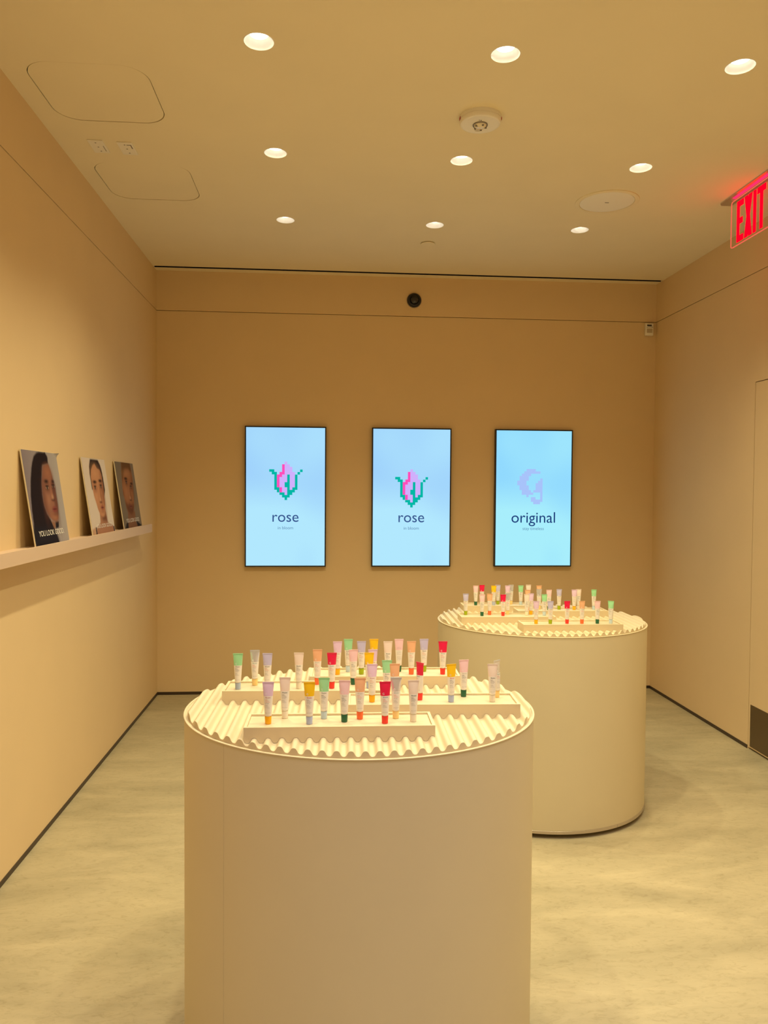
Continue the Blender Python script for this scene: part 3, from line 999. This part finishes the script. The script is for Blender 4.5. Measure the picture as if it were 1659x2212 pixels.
# ------------------------------------------------------------------ balm tubes
TYPES = {  # sleeve, cap, brand line, colour lines, small lines
 'lilac':    (srgb(228, 198, 226), srgb(255, 182, 18), srgb(196, 96, 130), srgb(226, 140, 96), 'pink lilac', 'orange cap'),
 'cream':    (srgb(240, 220, 206), srgb(240, 228, 200), srgb(40, 36, 36), srgb(70, 62, 58), 'plain cream', 'cream cap'),
 'yellow':   (srgb(248, 198, 18), srgb(182, 192, 218), srgb(214, 60, 70), srgb(120, 110, 110), 'mustard yellow', 'grey blue cap'),
 'mint':     (srgb(160, 222, 164), srgb(196, 214, 220), srgb(120, 130, 116), srgb(66, 70, 66), 'mint green', 'pale blue cap'),
 'pink':     (srgb(244, 204, 208), srgb(38, 100, 64), srgb(208, 186, 178), srgb(60, 70, 64), 'soft pink', 'dark green cap'),
 'peach':    (srgb(238, 182, 138), srgb(255, 114, 58), srgb(190, 184, 160), srgb(232, 120, 96), 'peach', 'orange red cap'),
 'red':      (srgb(230, 18, 74), srgb(246, 62, 48), srgb(120, 134, 160), srgb(226, 96, 90), 'cherry red', 'red cap'),
 'silver':   (srgb(232, 234, 236), srgb(250, 214, 138), srgb(150, 176, 164), srgb(228, 126, 96), 'shiny silver', 'amber cap'),
 'lavender': (srgb(198, 192, 224), srgb(162, 178, 10), srgb(84, 74, 84), srgb(226, 140, 100), 'grey lavender', 'olive cap'),
}
TYPES['mintgrey'] = (TYPES['mint'][0], srgb(176, 190, 206)) + TYPES['mint'][2:]
M_label = mat('tube_label', (0.87, 0.82, 0.74), 0.38, coat=0.2)
M_small = mat('small_print', (0.22, 0.20, 0.19), 0.6)
TZ = [0.0188, 0.0200, 0.0216, 0.030, 0.042, 0.0545, 0.0655, 0.0657, 0.074, 0.081, 0.0860, 0.0895, 0.0915, 0.0930]
def half(z):
    """half width and half depth of the tube at height z"""
    f = min(1, max(0, (z - 0.0188) / (0.093 - 0.0188)))
    w = 0.0082 + (0.0130 - 0.0082) * f ** 1.15
    d = 0.0082 * (1 - f ** 2.7) + 0.0007
    if z < 0.0200:
        w, d = w - 0.0012, d - 0.0012
    return w, d
def front(x, z):
    w_, d_ = half(z)
    return -d_ * math.sqrt(max(0.0, 1 - (x / w_) ** 2)) - 0.00018
def tube_parts(key):
    sleeve, capc, brand, accent, _, _ = TYPES[key]
    metal = key == 'silver'
    ms = mat('tube_sleeve_' + key, sleeve, 0.2 if metal else 0.33, metal=0.6 if metal else 0.0, coat=0.3)
    mc = mat('tube_cap_' + key, capc, 0.4)
    mb = mat('tube_brand_' + key, brand, 0.6)
    ma_ = mat('tube_accent_' + key, accent, 0.6)
    n = 32
    bm = bmesh.new()
    rings = []
    for z in TZ:
        w_, d_ = half(z)
        rings.append([bm.verts.new((w_ * math.cos(2 * PI * k / n), d_ * math.sin(2 * PI * k / n), z)) for k in range(n)])
    for i, (p, q) in enumerate(zip(rings, rings[1:])):
        for k in range(n):
            f = bm.faces.new((p[k], p[(k + 1) % n], q[(k + 1) % n], q[k]))
            f.material_index = 1 if TZ[i] > 0.0650 or key == 'cream' and TZ[i] > 0.065 else 0
    bm.faces.new(rings[0][::-1])
    bm.faces.new(rings[-1]).material_index = 1
    body = to_mesh(fix(bm))
    smooth(body, 50)
    body.materials.append(M_label)
    body.materials.append(ms)
    bm = bmesh.new()
    # folded flat seal, slightly wider than the tube, with three pressed ridges
    for zz0, zz1, dd in ((0.0928, 0.0942, 0.0008), (0.0942, 0.0945, 0.0006), (0.0945, 0.0957, 0.0008), (0.0957, 0.0960, 0.0006), (0.0960, 0.0975, 0.0008)):
        box(bm, -0.0133, 0.0133, -dd, dd, zz0, zz1)
    crimp = to_mesh(bm)
    crimp.materials.append(ms)
    bm = bmesh.new()
    lathe(bm, [(0.0066, 0.0), (0.0072, 0.0006), (0.0079, 0.0176), (0.0074, 0.0183), (0.006, 0.0185)], 28, cap0=True, cap1=True)
    cap = to_mesh(fix(bm))
    smooth(cap, 40)
    cap.materials.append(mc)
    # printed lettering wrapped on the front
    bm = bmesh.new()
    def put(body_, z, width, mi, x0=-0.0062, bold=0.0, res=1):
        me = text_fit(body_, width, 'LEFT', res=res, bold=bold)
        xs = [v.co.x for v in me.vertices]
        mn = min(xs)
        for v in me.vertices:
            x, zz = v.co.x - mn + x0, z + v.co.y
            v.co = (x, front(x, zz), zz)
        k0 = len(bm.faces)
        bm.from_mesh(me)
        bm.faces.ensure_lookup_table()
        for f in bm.faces[k0:]:
            f.material_index = mi
        bpy.data.meshes.remove(me)
    put('Glossier.', 0.0612, 0.0130, 0, bold=0.02)
    put('balm', 0.0566, 0.0058, 1)
    put('dotcom', 0.0541, 0.0085, 1)
    put('universal', 0.0514, 0.0105, 1)
    put('skin salve', 0.0485, 0.0088, 2)
    put('baume', 0.0440, 0.0062, 2)
    put('universel', 0.0415, 0.0078, 2)
    put('pour la peau', 0.0388, 0.0100, 2)
    put('15 ml  0.5 fl oz', 0.0265, 0.0120, 2, x0=-0.0058)
    if key != 'cream':
        put('G', 0.0682, 0.0042, 3, x0=-0.0068, bold=0.01, res=3)
    let = to_mesh(bm)
    for m_ in (mb, ma_, M_small, mat('tube_mark_' + key, [c * 0.35 + 0.6 for c in sleeve[:3]], 0.5)):
        let.materials.append(m_)
    return body, crimp, cap, let
PARTS = {}
# dense small print for the one tube that shows its back
bmb = bmesh.new()
for k in range(13):
    z = 0.0740 - k * 0.0027 - (0.003 if k > 2 else 0) - (0.003 if k > 7 else 0)
    me = text_fit(('universal skin salve', 'balm dotcom', 'baume universel', 'pour la peau')[k % 4], 0.0118 if k % 3 else 0.0098, 'LEFT', res=1)
    mn = min(v.co.x for v in me.vertices)
    for v in me.vertices:
        x, zz = v.co.x - mn - 0.0060, z + v.co.y
        v.co = (-x, -front(x, zz), zz)
    bmb.from_mesh(me)
    bpy.data.meshes.remove(me)
BACK_PRINT = to_mesh(bmb)
BACK_PRINT.materials.append(M_small)
NEAR = [('front','lilac',-0.1302,1.7569,0),('front','cream',-0.0938,1.7984,0),('front','yellow',-0.0350,1.7507,0),('front','mint',-0.0013,1.7901,0),('front','pink',0.0465,1.7626,0),('front','peach',0.0837,1.7819,0),('front','red',0.1406,1.7462,0),('front','silver',0.1694,1.7833,0),('front','cream',0.2081,1.7562,0),
('left','mintgrey',-0.2346,2.0666,0),('left','silver',-0.1928,2.1061,0),('left','lavender',-0.1551,2.0645,0),('left','cream',-0.0704,2.0673,0),('left','peach',-0.0202,2.1073,0),('left','red',0.0196,2.0637,0),('left','pink',0.0797,2.1013,0),('left','yellow',0.1215,2.0604,0),('left','lilac',0.1342,2.1010,0),
('back','lilac',0.0374,2.2158,0),('back','mint',0.0699,2.2497,0),('back','lavender',0.1077,2.2174,0),('back','yellow',0.1464,2.2477,0),('back','cream',0.1853,2.2103,0),('back','pink',0.2214,2.2440,180),('back','peach',0.2550,2.2102,0),('back','lavender',0.2966,2.2427,0),('back','red',0.3479,2.2056,0),
('right','lilac',0.1213,1.9250,0),('right','mint',0.1627,1.9658,0),('right','peach',0.1797,1.9261,0),('right','red',0.2460,1.9372,-52),('right','yellow',0.3243,1.9143,14),('right','pink',0.3656,1.9624,8),('right','cream',0.4310,1.9112,0),('right','silver',0.4517,1.9517,40)]
FAR = [('front','lilac',0.9026,3.1738,0),('front','lavender',0.9646,3.1725,0),('front','red',1.0382,3.1731,0),('front','peach',1.1028,3.1706,0),('front','pink',1.1708,3.1703,0),('front','mint',1.2301,3.1703,-38),
('left','lavender',0.6423,3.4148,0),('left','pink',0.7116,3.3845,0),('left','peach',0.7523,3.4110,0),('left','red',0.8078,3.3811,0),('left','silver',0.8390,3.4207,0),('left','cream',0.9203,3.3910,0),('left','lilac',0.9457,3.4131,0),('left','mint',0.9998,3.3831,0),
('right','peach',0.9630,3.5351,0),('right','silver',1.0262,3.5622,0),('right','pink',1.0670,3.5358,0),('right','lavender',1.1231,3.5562,0),('right','lilac',1.1920,3.5399,0),('right','cream',1.2180,3.5544,0),('right','mint',1.2894,3.5422,0),
('back','pink',0.7458,3.7005,0),('back','red',0.7820,3.7250,0),('back','yellow',0.8356,3.6976,0),('back','lavender',0.8630,3.7255,0),('back','lilac',0.9062,3.6999,0),('back','silver',0.9303,3.7264,0),('back','mint',0.9733,3.7008,0),('back','cream',1.0189,3.7267,0),('back','peach',1.0651,3.6979,0)]
EXTRA = {('near', 1): 'beside the pink lilac tube', ('near', 8): 'beside the silver tube',
         ('near', 20): 'beside the mint tube', ('near', 25): 'beside the peach tube'}
for dk, L, zt_, dn in (('near', NEAR, ZN, 'front pedestal'), ('far', FAR, ZF, 'rear pedestal')):
    for i, (tr, key, x, y, rz) in enumerate(L):
        if key not in PARTS:
            PARTS[key] = tube_parts(key)
        cname, capn = TYPES[key][4:6]
        trn = TRAYS[dk][tr][3]
        lab = f'{cname} balm tube with {capn}, {trn} tray of {dn}'
        if (dk, i) in EXTRA:
            lab = f'{cname} balm tube on {trn} tray of {dn}, {EXTRA[(dk, i)]}'
        if rz == 180:
            lab = f'{cname} balm tube turned to show its back, {trn} tray of {dn}'
        jit = random.uniform(-4, 4) if rz == 0 else 0
        t = thing('balm_tube', lab, 'tube', (x, y, zt_ + 0.0425 - 0.0050 + 0.0004), math.radians(rz + jit), 'balm tubes standing on the trays')
        body, crimp, cap, let = PARTS[key]
        bo = obj('tube_body', body, M_label, t)
        obj('crimped_seal', crimp, M_label, t)
        obj('cap', cap, M_label, t)
        obj('lettering', let, M_label, bo)
        if rz == 180:
            obj('back_lettering', BACK_PRINT, M_small, bo)
